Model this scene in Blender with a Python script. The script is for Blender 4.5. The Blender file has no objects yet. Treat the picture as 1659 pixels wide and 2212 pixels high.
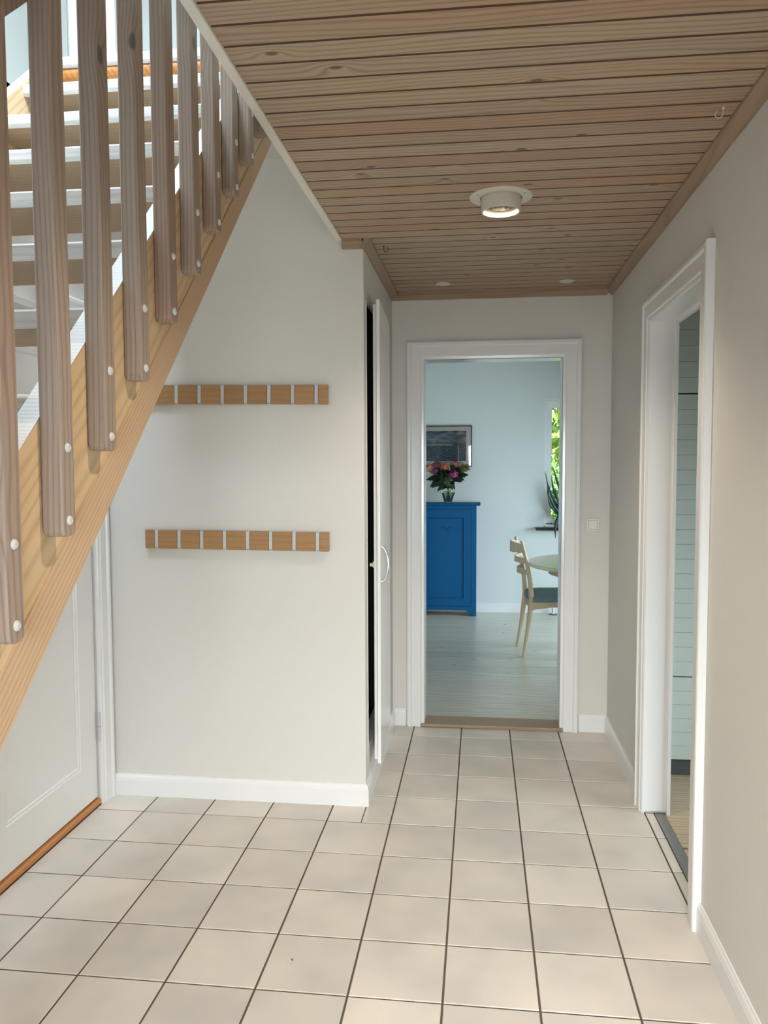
import bpy, bmesh, math, random
from math import sin, cos, pi, radians
from mathutils import Vector, Matrix, noise
random.seed(7)
D = bpy.data
SC = bpy.context.scene
COL = SC.collection

# ------------------------------------------------------------------ camera
def make_camera():
    yaw, pitch, roll, f = -.1208, -.0622, -.0035, 1707.65
    cy, sy, cp, sp = cos(yaw), sin(yaw), cos(pitch), sin(pitch)
    F = Vector((sy*cp, cy*cp, sp)); R = Vector((cy, -sy, 0)); U = R.cross(F)
    cr, sr = cos(roll), sin(roll)
    R2 = R*cr + U*sr; U2 = U*cr - R*sr
    m = Matrix((R2, U2, -F)).transposed().to_4x4()
    m.translation = (0, 0, 1.5)
    cam = D.cameras.new('camera'); o = D.objects.new('camera', cam); COL.objects.link(o)
    o.matrix_world = m
    cam.sensor_fit = 'HORIZONTAL'; cam.sensor_width = 36; cam.lens = 36*f/1659
    cam.clip_start = .02; cam.clip_end = 200
    SC.camera = o
make_camera()

# ------------------------------------------------------------------ world, lights, exposure
vs = SC.view_settings
vs.view_transform = 'Standard'; vs.look = 'None'; vs.exposure = -0.02; vs.gamma = 1; vs.use_curve_mapping = False
W = D.worlds.new('sky'); SC.world = W; W.use_nodes = True
bg = W.node_tree.nodes['Background']
bg.inputs[0].default_value = (.80, .93, 1.0, 1); bg.inputs[1].default_value = 1.5

def area(name, loc, target, sx, sy, power, color, spread=180):
    l = D.lights.new(name, 'AREA'); l.shape = 'RECTANGLE'; l.size = sx; l.size_y = sy
    l.energy = power; l.color = color; l.spread = radians(spread)
    o = D.objects.new(name, l); COL.objects.link(o); o.location = loc
    d = Vector(target) - Vector(loc)
    o.rotation_euler = d.to_track_quat('-Z', 'Y').to_euler()
    return o
area('light_front_door_glass', (.22, -1.555, 1.15), (.16, 0, .26), .9, 1.62, 55, (.90, .96, 1.0), 90)
area('light_side_window', (-1.62, -1.05, .95), (.7, .9, .35), .8, 1.3, 6, (.90, .96, 1.0), 130)
area('light_roof_window_left', (-1.35, 1.7, 4.93), (-1.0, 3.0, 1.5), .7, .9, 80, (.74, .88, 1.0), 110)
area('light_roof_window_right', (.75, .9, 4.80), (-1.3, 2.2, 2.4), .9, .9, 85, (.76, .89, 1.0), 110)  # added lamp to brighten the tread noses; no window stands here
area('light_dining_window_right', (2.40, 6.5, .95), (0, 7.0, .0), 1.8, 1.0, 60, (.68, .88, 1.0), 130)
area('light_dining_window_left', (-2.10, 6.2, 1.1), (0, 6.8, .2), 1.6, 1.0, 9, (.68, .88, 1.0))
area('light_utility_window', (2.35, 2.9, .75), (1.0, 3.7, .25), .9, .8, 12, (.78, .94, 1.0), 120)
LAMP_POWER = 54

# ------------------------------------------------------------------ node helpers
class NT:
    def __init__(s, name):
        s.m = D.materials.new(name); s.m.use_nodes = True; s.t = s.m.node_tree
        s.b = s.t.nodes['Principled BSDF']
    def n(s, typ, **kw):
        nd = s.t.nodes.new(typ)
        for k, v in kw.items():
            if k == 'ins':
                for kk, vv in v.items():
                    if hasattr(vv, 'is_output') or isinstance(vv, bpy.types.NodeSocket): s.t.links.new(vv, nd.inputs[kk])
                    else: nd.inputs[kk].default_value = vv
            else: setattr(nd, k, v)
        return nd
    def math(s, op, a, b=0.0, c=None):
        nd = s.n('ShaderNodeMath', operation=op)
        for i, v in enumerate((a, b, c)):
            if v is None: continue
            if isinstance(v, bpy.types.NodeSocket): s.t.links.new(v, nd.inputs[i])
            else: nd.inputs[i].default_value = v
        return nd.outputs[0]
    def ramp(s, fac, stops, interp='LINEAR'):
        nd = s.n('ShaderNodeValToRGB'); cr = nd.color_ramp; cr.interpolation = interp
        while len(cr.elements) < len(stops): cr.elements.new(.5)
        for e, (p, c) in zip(cr.elements, stops): e.position = p; e.color = (*c, 1)
        s.t.links.new(fac, nd.inputs[0]); return nd.outputs[0]
    def mix(s, fac, a, b, mode='MIX'):
        nd = s.n('ShaderNodeMix', data_type='RGBA', blend_type=mode)
        for i, v in ((0, fac), (6, a), (7, b)):
            if isinstance(v, bpy.types.NodeSocket): s.t.links.new(v, nd.inputs[i])
            elif i == 0: nd.inputs[0].default_value = v
            else: nd.inputs[i].default_value = (*v, 1)
        return nd.outputs[2]
    def link(s, a, b): s.t.links.new(a, b)

def srgb(r, g, b):
    f = lambda c: (c/255/12.92) if c/255 <= .04045 else ((c/255+.055)/1.055)**2.4
    return (f(r), f(g), f(b))

def plain(name, color, rough=.5, metal=0.0, bump=0.0, bscale=60, var=0.03, spec=.5, coat=0.0):
    t = NT(name); b = t.b
    co = t.n('ShaderNodeTexCoord').outputs['Object']
    nz = t.n('ShaderNodeTexNoise', ins={'Vector': co, 'Scale': bscale*.12, 'Detail': 3.0})
    c2 = tuple(max(0, c*(1-var*2)) for c in color)
    t.link(t.mix(nz.outputs[0], color, c2), b.inputs['Base Color'])
    b.inputs['Roughness'].default_value = rough; b.inputs['Metallic'].default_value = metal
    b.inputs['Specular IOR Level'].default_value = spec; b.inputs['Coat Weight'].default_value = coat
    if bump:
        n2 = t.n('ShaderNodeTexNoise', ins={'Vector': co, 'Scale': bscale, 'Detail': 2.0})
        bp = t.n('ShaderNodeBump', ins={'Height': n2.outputs[0], 'Strength': bump, 'Distance': .002})
        t.link(bp.outputs[0], b.inputs['Normal'])
    return t.m

def wood(name, light, dark, axis='X', ring=26.0, knots=2.2, knotcol=None, rough=.55, randamt=1.0,
         shear=0.0, pink=None, contrast=1.0, knotthr=.1, tonevar=.25):
    """pine: growth lines along `axis`, bending round knots; random offset per object"""
    t = NT(name); b = t.b
    co = t.n('ShaderNodeTexCoord').outputs['Object']
    rnd = t.n('ShaderNodeObjectInfo').outputs['Random']
    sep = t.n('ShaderNodeSeparateXYZ', ins={0: co})
    o = {'X': sep.outputs[0], 'Y': sep.outputs[1], 'Z': sep.outputs[2]}
    along = o[axis]; rest = [k for k in 'XYZ' if k != axis]
    a1, a2 = o[rest[0]], o[rest[1]]
    if shear:                       # board set at a slope in the YZ plane
        along = t.math('ADD', t.math('MULTIPLY', o['Y'], cos(shear)), t.math('MULTIPLY', o['Z'], sin(shear)))
        a1 = t.math('SUBTRACT', t.math('MULTIPLY', o['Z'], cos(shear)), t.math('MULTIPLY', o['Y'], sin(shear)))
        a2 = o['X']
    al = t.math('ADD', along, t.math('MULTIPLY', rnd, 37.0*randamt))
    r2 = t.math('MULTIPLY', rnd, 5.3*randamt)
    b1 = t.math('ADD', a1, r2)
    # knots: one per voronoi cell, longer along the grain
    fa, fb = .65*knots, 1.2*knots
    kv = t.n('ShaderNodeCombineXYZ', ins={0: t.math('MULTIPLY', al, fa), 1: t.math('MULTIPLY', t.math('ADD', b1, t.math('MULTIPLY', a2, .8)), fb), 2: 0.0})
    vor = t.n('ShaderNodeTexVoronoi', voronoi_dimensions='2D', ins={'Vector': kv.outputs[0], 'Scale': 1.0, 'Randomness': .9})
    kd = vor.outputs['Distance']
    infl = t.math('POWER', t.math('MAXIMUM', t.math('SUBTRACT', 1.0, t.math('MULTIPLY', kd, 1/(.10*fa))), 0.0), 2.0)
    if knotthr == 0: infl = t.math('MULTIPLY', infl, 0.0)
    kthr = .019*fa
    nv = t.n('ShaderNodeCombineXYZ', ins={0: t.math('MULTIPLY', al, 1.1), 1: t.math('MULTIPLY', b1, 7.0), 2: t.math('MULTIPLY', a2, 7.0)})
    n1 = t.n('ShaderNodeTexNoise', ins={'Vector': nv.outputs[0], 'Scale': 1.0, 'Detail': 2.0, 'Roughness': .45}).outputs[0]
    ph = t.math('ADD', t.math('MULTIPLY', t.math('ADD', b1, t.math('MULTIPLY', a2, .6)), ring*6.283),
                t.math('ADD', t.math('MULTIPLY', n1, 30.0), t.math('MULTIPLY', infl, 13.0)))
    rings = t.math('MULTIPLY_ADD', t.math('SINE', ph), .5, .5)
    rings = t.math('POWER', rings, 3.0)
    fv = t.n('ShaderNodeCombineXYZ', ins={0: t.math('MULTIPLY', al, 9.0), 1: t.math('MULTIPLY', b1, 320.0), 2: t.math('MULTIPLY', a2, 320.0)})
    fine = t.n('ShaderNodeTexNoise', ins={'Vector': fv.outputs[0], 'Scale': 1.0, 'Detail': 2.0}).outputs[0]
    tone = t.n('ShaderNodeTexNoise', ins={'Vector': nv.outputs[0], 'Scale': .45, 'Detail': 1.0}).outputs[0]
    fac = t.math('ADD', t.math('MULTIPLY', rings, .55*contrast), t.math('MULTIPLY', t.math('SUBTRACT', fine, .45), .5*contrast))
    fac = t.math('MINIMUM', t.math('MAXIMUM', fac, 0.0), 1.0)
    colr = t.mix(fac, light, dark)
    if pink: colr = t.mix(t.math('MINIMUM', t.math('MAXIMUM', t.math('MULTIPLY', t.math('SUBTRACT', tone, .50), 5.0), 0.0), 1.0), colr, pink, 'MULTIPLY')
    bright = t.math('ADD', 1-tonevar*.5, t.math('MULTIPLY', t.math('FRACT', t.math('MULTIPLY', rnd, 91.7)), tonevar))
    bc = t.n('ShaderNodeCombineColor', ins={0: bright, 1: bright, 2: bright}).outputs[0]
    colr = t.mix(1.0, colr, bc, 'MULTIPLY')
    km = t.math('MINIMUM', t.math('MAXIMUM', t.math('MULTIPLY', t.math('SUBTRACT', kthr if knotthr else -1.0, kd), 2.6/kthr), 0.0), 1.0)
    colr = t.mix(t.math('MULTIPLY', km, .85), colr, knotcol or tuple(c*.42 for c in dark))
    t.link(colr, b.inputs['Base Color'])
    b.inputs['Roughness'].default_value = rough
    bm = t.n('ShaderNodeBump', ins={'Height': t.math('ADD', rings, fine), 'Strength': .18, 'Distance': .0015})
    t.link(bm.outputs[0], b.inputs['Normal'])
    return t.m

def glass(name, tint=(1, 1, 1), refl=1.0):
    t = NT(name); t.t.nodes.remove(t.b)
    out = [n for n in t.t.nodes if n.type == 'OUTPUT_MATERIAL'][0]
    tr = t.n('ShaderNodeBsdfTransparent', ins={0: (*tint, 1)})
    gl = t.n('ShaderNodeBsdfGlossy', ins={'Color': (refl, refl, refl, 1), 'Roughness': .02})
    fr = t.n('ShaderNodeFresnel', ins={'IOR': 1.5})
    mx = t.n('ShaderNodeMixShader', ins={0: t.math('MULTIPLY', fr.outputs[0], refl*1.2), 1: tr.outputs[0], 2: gl.outputs[0]})
    t.link(mx.outputs[0], out.inputs[0]); return t.m

def emis(name, color, strength):
    t = NT(name); b = t.b
    b.inputs['Base Color'].default_value = (*color, 1)
    b.inputs['Emission Color'].default_value = (*color, 1); b.inputs['Emission Strength'].default_value = strength
    return t.m

M = {}
M['wall'] = plain('white_wall_paint', (.70, .678, .636), .75, bump=.10, bscale=260, var=.01)
M['wall_cool'] = plain('white_dining_wall_paint', (.72, .74, .72), .8, bump=.08, bscale=220, var=.01)
M['trim'] = plain('glossy_white_trim_paint', (.81, .81, .80), .16, var=.005)
M['fascia'] = plain('off_white_fascia_paint', (.78, .75, .68), .5, var=.01)
M['grout'] = plain('dark_brown_grout', srgb(98, 84, 72), .9, bump=.3, bscale=400, var=.08)
M['plank'] = wood('limed_pine_ceiling', srgb(180, 160, 136), srgb(132, 106, 84), 'X', ring=46, knots=3.0, pink=(1.0, .87, .82), knotcol=srgb(84, 72, 64), knotthr=.075, contrast=1.0, tonevar=.14)
M['trimwood'] = wood('limed_pine_trim', srgb(158, 134, 110), srgb(122, 98, 78), 'Y', ring=60, knots=.5, contrast=.6, tonevar=.05)
M['trimwood_x'] = wood('limed_pine_trim_across', srgb(158, 134, 110), srgb(122, 98, 78), 'X', ring=60, knots=.5, contrast=.6, tonevar=.05)
M['baluster'] = wood('weathered_limed_pine', srgb(158, 142, 130), srgb(104, 88, 76), 'Z', ring=120, knots=4.4, pink=(1.0, .90, .84), knotcol=srgb(84, 80, 76), rough=.5, contrast=.75, knotthr=.13, tonevar=.16)
SL = math.atan(.91)
M['stringer'] = wood('pine_stringer', srgb(210, 184, 146), srgb(172, 138, 102), 'Y', ring=36, knots=2.0, shear=SL, rough=.5, knotcol=srgb(120, 88, 56), knotthr=.07, contrast=.8, tonevar=.0)
M['stringer2'] = wood('pine_stringer_edge', srgb(200, 170, 138), srgb(152, 118, 90), 'Y', ring=110, knots=1.6, shear=SL, rough=.5, contrast=.6, tonevar=.0)
M['tread'] = wood('pine_tread', srgb(156, 132, 102), srgb(120, 96, 72), 'X', ring=60, knots=2.0, rough=.5, knotcol=srgb(120, 92, 66), knotthr=.07, contrast=.7, tonevar=.08)  # darkened for the shade under the treads
M['limed'] = wood('limed_pine_tread_top', srgb(214, 212, 208), srgb(182, 178, 172), 'X', ring=90, knots=.8, rough=.5, contrast=.7, knotthr=.0, tonevar=.04)  # paler pine: daylight painted on tread tops, noses and stringer top edges
M['shadebrown'] = plain('joint_shade_brown', srgb(104, 80, 60), .8, var=.1)  # brown in place of shade between the planks; the crumb shares it
M['oak'] = wood('oiled_oak', srgb(168, 128, 84), srgb(142, 104, 66), 'X', ring=70, knots=.1, rough=.45, contrast=.7, knotthr=.0, tonevar=.12)
M['threshold'] = wood('pine_threshold', srgb(160, 140, 116), srgb(122, 102, 82), 'X', ring=90, knots=.8, rough=.5, tonevar=.0)
M['orangewood'] = wood('varnished_pine_sill', srgb(196, 132, 72), srgb(150, 92, 44), 'Y', ring=50, knots=.3, rough=.4, tonevar=.0)
M['dfloor'] = wood('limed_dining_floorboard', srgb(206, 200, 184), srgb(150, 142, 128), 'X', ring=30, knots=2.0, rough=.28, knotcol=srgb(88, 84, 76), knotthr=.045, contrast=.9, tonevar=.10)
M['ufloor'] = wood('pine_utility_floorboard', srgb(200, 180, 152), srgb(160, 136, 112), 'X', ring=40, knots=2.0, rough=.4, knotcol=srgb(100, 84, 70), knotthr=.06, tonevar=.08)
M['chairwood'] = wood('soaped_oak_chair', srgb(208, 186, 154), srgb(172, 144, 112), 'Z', ring=70, knots=.1, rough=.4, contrast=.5, knotthr=.0, tonevar=.0)
M['tablewood'] = wood('soaped_oak_tabletop', srgb(236, 228, 204), srgb(206, 190, 158), 'X', ring=40, knots=.1, rough=.25, contrast=.5, knotthr=.0, tonevar=.0)
M['alu'] = plain('brushed_aluminium', srgb(200, 200, 200), .38, metal=.0, var=.02)
M['chrome'] = plain('chrome', (.75, .75, .76), .18, metal=1.0, var=.0)
M['steelgrey'] = plain('grey_metal_strip', srgb(142, 142, 140), .4, metal=.5, var=.05)
M['black'] = plain('matt_black', (.004, .004, .005), .7, var=0)
M['blackpaint'] = plain('black_frame_paint', (.008, .008, .010), .35, var=0)
M['blue'] = plain('blue_cabinet_paint', srgb(0, 88, 138), .55, bump=.1, bscale=90, var=.06, spec=.2)
M['upholstery'] = plain('blue_grey_seat_wool', srgb(120, 144, 150), .9, bump=.5, bscale=500, var=.08)
M['plasticwhite'] = plain('white_plastic', srgb(226, 222, 214), .3, var=.0)
M['lampwhite'] = plain('off_white_lamp_enamel', srgb(212, 208, 196), .35, var=.0)
M['reflector'] = plain('lamp_reflector', (.50, .46, .42), .08, metal=1.0, var=0)
M['bulb'] = emis('lit_lamp_bulb', (1.0, .85, .62), 3.0)
M['plinth'] = plain('dark_grey_plinth', srgb(86, 88, 90), .4, var=.03)
M['shiplap'] = plain('white_board_front_paint', srgb(206, 214, 208), .35, var=.01)
M['brass'] = plain('cream_latch', srgb(214, 202, 164), .4, var=.0)
M['glass'] = glass('window_glass', (.97, .99, .98))
M['picglass'] = glass('picture_glass', (1, 1, 1), .8)
M['glassgreen'] = glass('vase_glass', (.93, .97, .92))
M['leafaloe'] = plain('dark_succulent_leaf', srgb(40, 72, 62), .4, var=.2)
M['leafdark'] = plain('dark_green_leaf', srgb(34, 54, 32), .5, var=.25)
M['stemgreen'] = plain('green_stem', srgb(92, 110, 54), .5, var=.2)
M['soil'] = plain('potting_soil', srgb(46, 36, 28), .95, bump=.6, bscale=200, var=.3)
M['terracotta'] = plain('grey_clay_pot', srgb(120, 116, 110), .7, var=.1)
M['lawn'] = plain('lawn', srgb(96, 130, 58), .9, bump=.5, bscale=80, var=.3)
M['carpet'] = plain('upper_floor_board', srgb(200, 186, 166), .6, var=.05)

def tile_mat():
    t = NT('beige_floor_tile'); b = t.b
    co = t.n('ShaderNodeTexCoord').outputs['Object']
    rnd = t.n('ShaderNodeObjectInfo').outputs['Random']
    off = t.n('ShaderNodeCombineXYZ', ins={0: t.math('MULTIPLY', rnd, 51.0), 1: t.math('MULTIPLY', rnd, 23.0), 2: 0.0})
    v = t.n('ShaderNodeVectorMath', operation='ADD', ins={0: co, 1: off.outputs[0]}).outputs[0]
    n1 = t.n('ShaderNodeTexNoise', ins={'Vector': v, 'Scale': 3.4, 'Detail': 2.0, 'Roughness': .5}).outputs[0]
    c = t.ramp(n1, [(.25, srgb(200, 195, 189)), (.5, srgb(217, 209, 199)), (.75, srgb(229, 219, 206))])
    n2 = t.n('ShaderNodeTexNoise', ins={'Vector': v, 'Scale': 140.0, 'Detail': 2.0}).outputs[0]
    c = t.mix(t.math('MULTIPLY', n2, .12), c, srgb(180, 166, 150))
    br = t.math('ADD', .89, t.math('MULTIPLY', t.math('FRACT', t.math('MULTIPLY', rnd, 17.3)), .15))
    bc = t.n('ShaderNodeCombineColor', ins={0: br, 1: br, 2: br}).outputs[0]
    c = t.mix(1.0, c, bc, 'MULTIPLY')
    t.link(c, b.inputs['Base Color'])
    b.inputs['Roughness'].default_value = .38
    n3 = t.n('ShaderNodeTexNoise', ins={'Vector': v, 'Scale': 30.0, 'Detail': 2.0}).outputs[0]
    bm = t.n('ShaderNodeBump', ins={'Height': n3, 'Strength': .08, 'Distance': .002}); t.link(bm.outputs[0], b.inputs['Normal'])
    return t.m
M['tile'] = tile_mat()

def foliage_mat(name, cols):
    t = NT(name); b = t.b
    co = t.n('ShaderNodeTexCoord').outputs['Object']
    n1 = t.n('ShaderNodeTexNoise', ins={'Vector': co, 'Scale': 9.0, 'Detail': 2.0}).outputs[0]
    t.link(t.ramp(n1, [(.3, cols[0]), (.5, cols[1]), (.7, cols[2])]), b.inputs['Base Color'])
    b.inputs['Roughness'].default_value = .6
    b.inputs['Transmission Weight'].default_value = 0
    return t.m
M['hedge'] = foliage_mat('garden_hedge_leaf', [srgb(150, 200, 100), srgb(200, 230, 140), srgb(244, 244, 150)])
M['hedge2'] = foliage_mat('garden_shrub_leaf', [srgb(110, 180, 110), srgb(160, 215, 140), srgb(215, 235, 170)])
def petal(name, a, b_, c): return foliage_mat(name, [a, b_, c])
M['pinkpetal'] = petal('pink_hydrangea_petal', srgb(120, 24, 80), srgb(166, 54, 116), srgb(196, 104, 154))
M['plumpetal'] = petal('plum_hydrangea_petal', srgb(86, 30, 60), srgb(120, 48, 84), srgb(150, 80, 116))
M['orangepetal'] = petal('orange_hydrangea_petal', srgb(130, 60, 52), srgb(190, 112, 84), srgb(214, 156, 122))
M['palepetal'] = petal('pale_hydrangea_petal', srgb(130, 108, 112), srgb(166, 150, 152), srgb(186, 168, 150))
M['greenpetal'] = petal('green_hydrangea_petal', srgb(62, 68, 30), srgb(98, 92, 44), srgb(112, 66, 48))

def print_mat():
    """photo print: cloudy sky over rough sea, from the print's own height and width"""
    t = NT('seascape_print'); b = t.b
    co = t.n('ShaderNodeTexCoord').outputs['Object']
    sep = t.n('ShaderNodeSeparateXYZ', ins={0: co}); x, z = sep.outputs[0], sep.outputs[2]
    u = z   # object z: 0 bottom ... .30 top
    h = t.math('DIVIDE', u, .30)
    base = t.ramp(h, [(0, srgb(60, 92, 120)), (.35, srgb(72, 98, 114)), (.50, srgb(66, 88, 98)), (.515, srgb(36, 48, 56)), (.56, srgb(46, 56, 60)), (.6, srgb(96, 112, 116)), (.85, srgb(84, 104, 122)), (1, srgb(30, 62, 110))])
    cv = t.n('ShaderNodeCombineXYZ', ins={0: t.math('MULTIPLY', x, 9.0), 1: 0.0, 2: t.math('MULTIPLY', z, 26.0)})
    cl = t.n('ShaderNodeTexNoise', ins={'Vector': cv.outputs[0], 'Scale': 1.0, 'Detail': 5.0}).outputs[0]
    sky = t.mix(t.ramp(cl, [(.45, (0, 0, 0)), (.62, (1, 1, 1))]), base, srgb(150, 164, 166))
    sky = t.mix(t.ramp(cl, [(.30, (1, 1, 1)), (.42, (0, 0, 0))]), sky, srgb(58, 68, 66))
    wv = t.n('ShaderNodeCombineXYZ', ins={0: t.math('MULTIPLY', x, 30.0), 1: 0.0, 2: t.math('MULTIPLY', z, 110.0)})
    wn = t.n('ShaderNodeTexNoise', ins={'Vector': wv.outputs[0], 'Scale': 1.0, 'Detail': 4.0}).outputs[0]
    sea = t.mix(t.ramp(wn, [(.42, (1, 1, 1)), (.52, (0, 0, 0))]), base, srgb(26, 46, 66))
    sea = t.mix(t.ramp(wn, [(.60, (0, 0, 0)), (.70, (1, 1, 1))]), sea, srgb(118, 142, 150))
    issea = t.math('LESS_THAN', h, .50)
    c = t.mix(issea, sky, sea)
    # bright streak at the horizon
    st = t.math('MULTIPLY', t.math('LESS_THAN', t.math('ABSOLUTE', t.math('SUBTRACT', h, .545)), .018), t.math('LESS_THAN', x, .34))
    c = t.mix(st, c, srgb(176, 188, 190))
    t.link(c, b.inputs['Base Color']); b.inputs['Roughness'].default_value = .5
    return t.m
M['print'] = print_mat()

# ------------------------------------------------------------------ geometry helpers
class G:
    """collects geometry for ONE mesh object"""
    def __init__(s): s.v = []; s.f = []
    def add(s, vs, fs):
        n = len(s.v); s.v += [tuple(p) for p in vs]; s.f += [tuple(i+n for i in f) for f in fs]; return s
    def box(s, x0, x1, y0, y1, z0, z1):
        return s.add([(x0,y0,z0),(x1,y0,z0),(x1,y1,z0),(x0,y1,z0),(x0,y0,z1),(x1,y0,z1),(x1,y1,z1),(x0,y1,z1)],
                     [(0,3,2,1),(4,5,6,7),(0,1,5,4),(1,2,6,5),(2,3,7,6),(3,0,4,7)])
    def chamfer_box(s, x0, x1, y0, y1, z0, z1, c):
        """box with every edge chamfered"""
        xs, ys, zs = (x0, x1), (y0, y1), (z0, z1)
        vs = []; idx = {}
        for i in (0, 1):
            for j in (0, 1):
                for k in (0, 1):
                    sx, sy, sz = (c if i == 0 else -c), (c if j == 0 else -c), (c if k == 0 else -c)
                    for a in range(3):
                        p = [xs[i]+sx, ys[j]+sy, zs[k]+sz]; p[a] = (xs[i], ys[j], zs[k])[a]
                        idx[(i,j,k,a)] = len(vs); vs.append(tuple(p))
        fs = []
        I = lambda i,j,k,a: idx[(i,j,k,a)]
        for e in (0, 1):
            fs.append((I(e,0,0,0), I(e,1,0,0), I(e,1,1,0), I(e,0,1,0)))
            fs.append((I(0,e,0,1), I(0,e,1,1), I(1,e,1,1), I(1,e,0,1)))
            fs.append((I(0,0,e,2), I(1,0,e,2), I(1,1,e,2), I(0,1,e,2)))
            for g in (0, 1):
                fs.append((I(e,g,0,0), I(e,g,1,0), I(e,g,1,1), I(e,g,0,1)))
                fs.append((I(e,0,g,0), I(e,1,g,0), I(e,1,g,2), I(e,0,g,2)))
                fs.append((I(0,e,g,1), I(1,e,g,1), I(1,e,g,2), I(0,e,g,2)))
        for i in (0,1):
            for j in (0,1):
                for k in (0,1): fs.append((I(i,j,k,0), I(i,j,k,1), I(i,j,k,2)))
        return s.add(vs, fs)
    def prism(s, pts, h0, h1, axis='Z'):
        """polygon pts extruded along axis (pts are the two other coordinates in order)"""
        def P(a, b, h): return {'Z': (a, b, h), 'X': (h, a, b), 'Y': (a, h, b)}[axis]
        n = len(pts)
        vs = [P(a, b, h0) for a, b in pts]+[P(a, b, h1) for a, b in pts]
        return s.add(vs, [tuple(range(n))[::-1], tuple(range(n, 2*n))]+[(i, (i+1) % n, n+(i+1) % n, n+i) for i in range(n)])
    def lathe(s, prof, n=24, c=(0, 0, 0), axis='Z', cap0=False, cap1=False, ex=1.0):
        vs = []
        for r, h in prof:
            for i in range(n):
                a = 2*pi*i/n; p = (r*cos(a), r*sin(a)*ex)
                q = {'Z': (p[0], p[1], h), 'X': (h, p[0], p[1]), 'Y': (p[0], h, p[1])}[axis]
                vs.append((q[0]+c[0], q[1]+c[1], q[2]+c[2]))
        fs = []
        for k in range(len(prof)-1):
            for i in range(n):
                j = (i+1) % n; fs.append((k*n+i, k*n+j, (k+1)*n+j, (k+1)*n+i))
        if cap0: fs.append(tuple(range(n))[::-1])
        if cap1: fs.append(tuple(range((len(prof)-1)*n, len(prof)*n)))
        return s.add(vs, fs)
    def tube(s, path, rad, n=8, flat=1.0, up=None, cap=True):
        """round (or flattened) tube along path; rad a number or list"""
        P = [Vector(p) for p in path]; m = len(P)
        R = rad if isinstance(rad, (list, tuple)) else [rad]*m
        vs = []; prev = Vector(up) if up else None
        for k in range(m):
            t = (P[min(k+1, m-1)]-P[max(k-1, 0)]).normalized()
            u = prev if prev is not None else (Vector((0, 0, 1)) if abs(t.z) < .9 else Vector((1, 0, 0)))
            u = (u - t*u.dot(t)).normalized(); w = t.cross(u)
            if up is None: prev = u
            for i in range(n):
                a = 2*pi*i/n; vs.append(P[k]+(u*cos(a)+w*sin(a)*flat)*R[k])
        fs = [(k*n+i, k*n+(i+1) % n, (k+1)*n+(i+1) % n, (k+1)*n+i) for k in range(m-1) for i in range(n)]
        if cap: fs += [tuple(range(n))[::-1], tuple(range((m-1)*n, m*n))]
        return s.add(vs, fs)
    def strips(s, rows, closed=False):
        """loft between equal-length rows"""
        n = len(rows[0]); base = [p for r in rows for p in r]
        fs = [(k*n+i, k*n+i+1, (k+1)*n+i+1, (k+1)*n+i) for k in range(len(rows)-1) for i in range(n-1)]
        if closed: fs += [(k*n+n-1, k*n, (k+1)*n, (k+1)*n+n-1) for k in range(len(rows)-1)]
        return s.add(base, fs)
    def mesh(s, name, m, smooth=False, fix=True):
        me = D.meshes.new(name); me.from_pydata(s.v, [], s.f)
        if fix:
            bm = bmesh.new(); bm.from_mesh(me); bmesh.ops.recalc_face_normals(bm, faces=bm.faces); bm.to_mesh(me); bm.free()
        me.materials.append(m)
        if smooth:
            me.polygons.foreach_set('use_smooth', [True]*len(me.polygons))
            try: me.set_sharp_from_angle(angle=radians(38))
            except Exception: pass
        return me
    def obj(s, name, m, parent=None, smooth=False, loc=None, fix=True):
        return link(name, s.mesh(name, m, smooth, fix), parent, loc)

def link(name, me, parent=None, loc=None):
    o = D.objects.new(name, me); COL.objects.link(o)
    if parent: o.parent = parent
    if loc: o.location = loc
    return o
def root(name, loc=(0, 0, 0)):
    o = D.objects.new(name, None); COL.objects.link(o); o.location = loc; o.empty_display_size = .05; return o
def tag(o, label, cat=None, group=None, kind=None):
    if label: o['label'] = label
    if cat: o['category'] = cat
    if group: o['group'] = group
    if kind: o['kind'] = kind
    return o
def struct(o, label, cat): return tag(o, label, cat, kind='structure')
def copy_tree(o, parent=None):
    c = o.copy(); COL.objects.link(c); c.parent = parent
    for ch in [x for x in list(D.objects) if x.parent == o]: copy_tree(ch, c)
    return c

# ------------------------------------------------------------------ measures of the hall
XL, XR = -1.66, .705          # left and right walls
YC, YF = 3.345, 4.43          # coat-rack wall, far wall
XB = -.490                    # side of the cupboard block
ZC = 2.43                     # ceiling
YE = -1.6                     # entrance wall behind the camera
ZU = 2.845                    # upper floor
XO = -.574                    # stairwell edge

# ------------------------------------------------------------------ floor
fl = G().box(XL-.02, XR+.10, YE, YF+.02, -.08, -.0025).obj('floor', M['grout'])
struct(fl, 'hall floor of pale beige square tiles with dark brown joints', 'floor')
PT, TX, TY, JW = .2679, -.3656, 4.2541, .0062
TT = .010
def tile_mesh(w, d):
    g = G(); c = .0016; x, y = w/2, d/2
    g.add([(-x,-y,-TT),(x,-y,-TT),(x,y,-TT),(-x,y,-TT),(-x,-y,-c),(x,-y,-c),(x,y,-c),(-x,y,-c),
           (-x+c,-y+c,0),(x-c,-y+c,0),(x-c,y-c,0),(-x+c,y-c,0)],
          [(0,1,5,4),(1,2,6,5),(2,3,7,6),(3,0,4,7),(4,5,9,8),(5,6,10,9),(6,7,11,10),(7,4,8,11),(8,9,10,11)])
    return g.mesh('tile', M['tile'])
full = tile_mesh(PT-JW, PT-JW)
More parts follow.
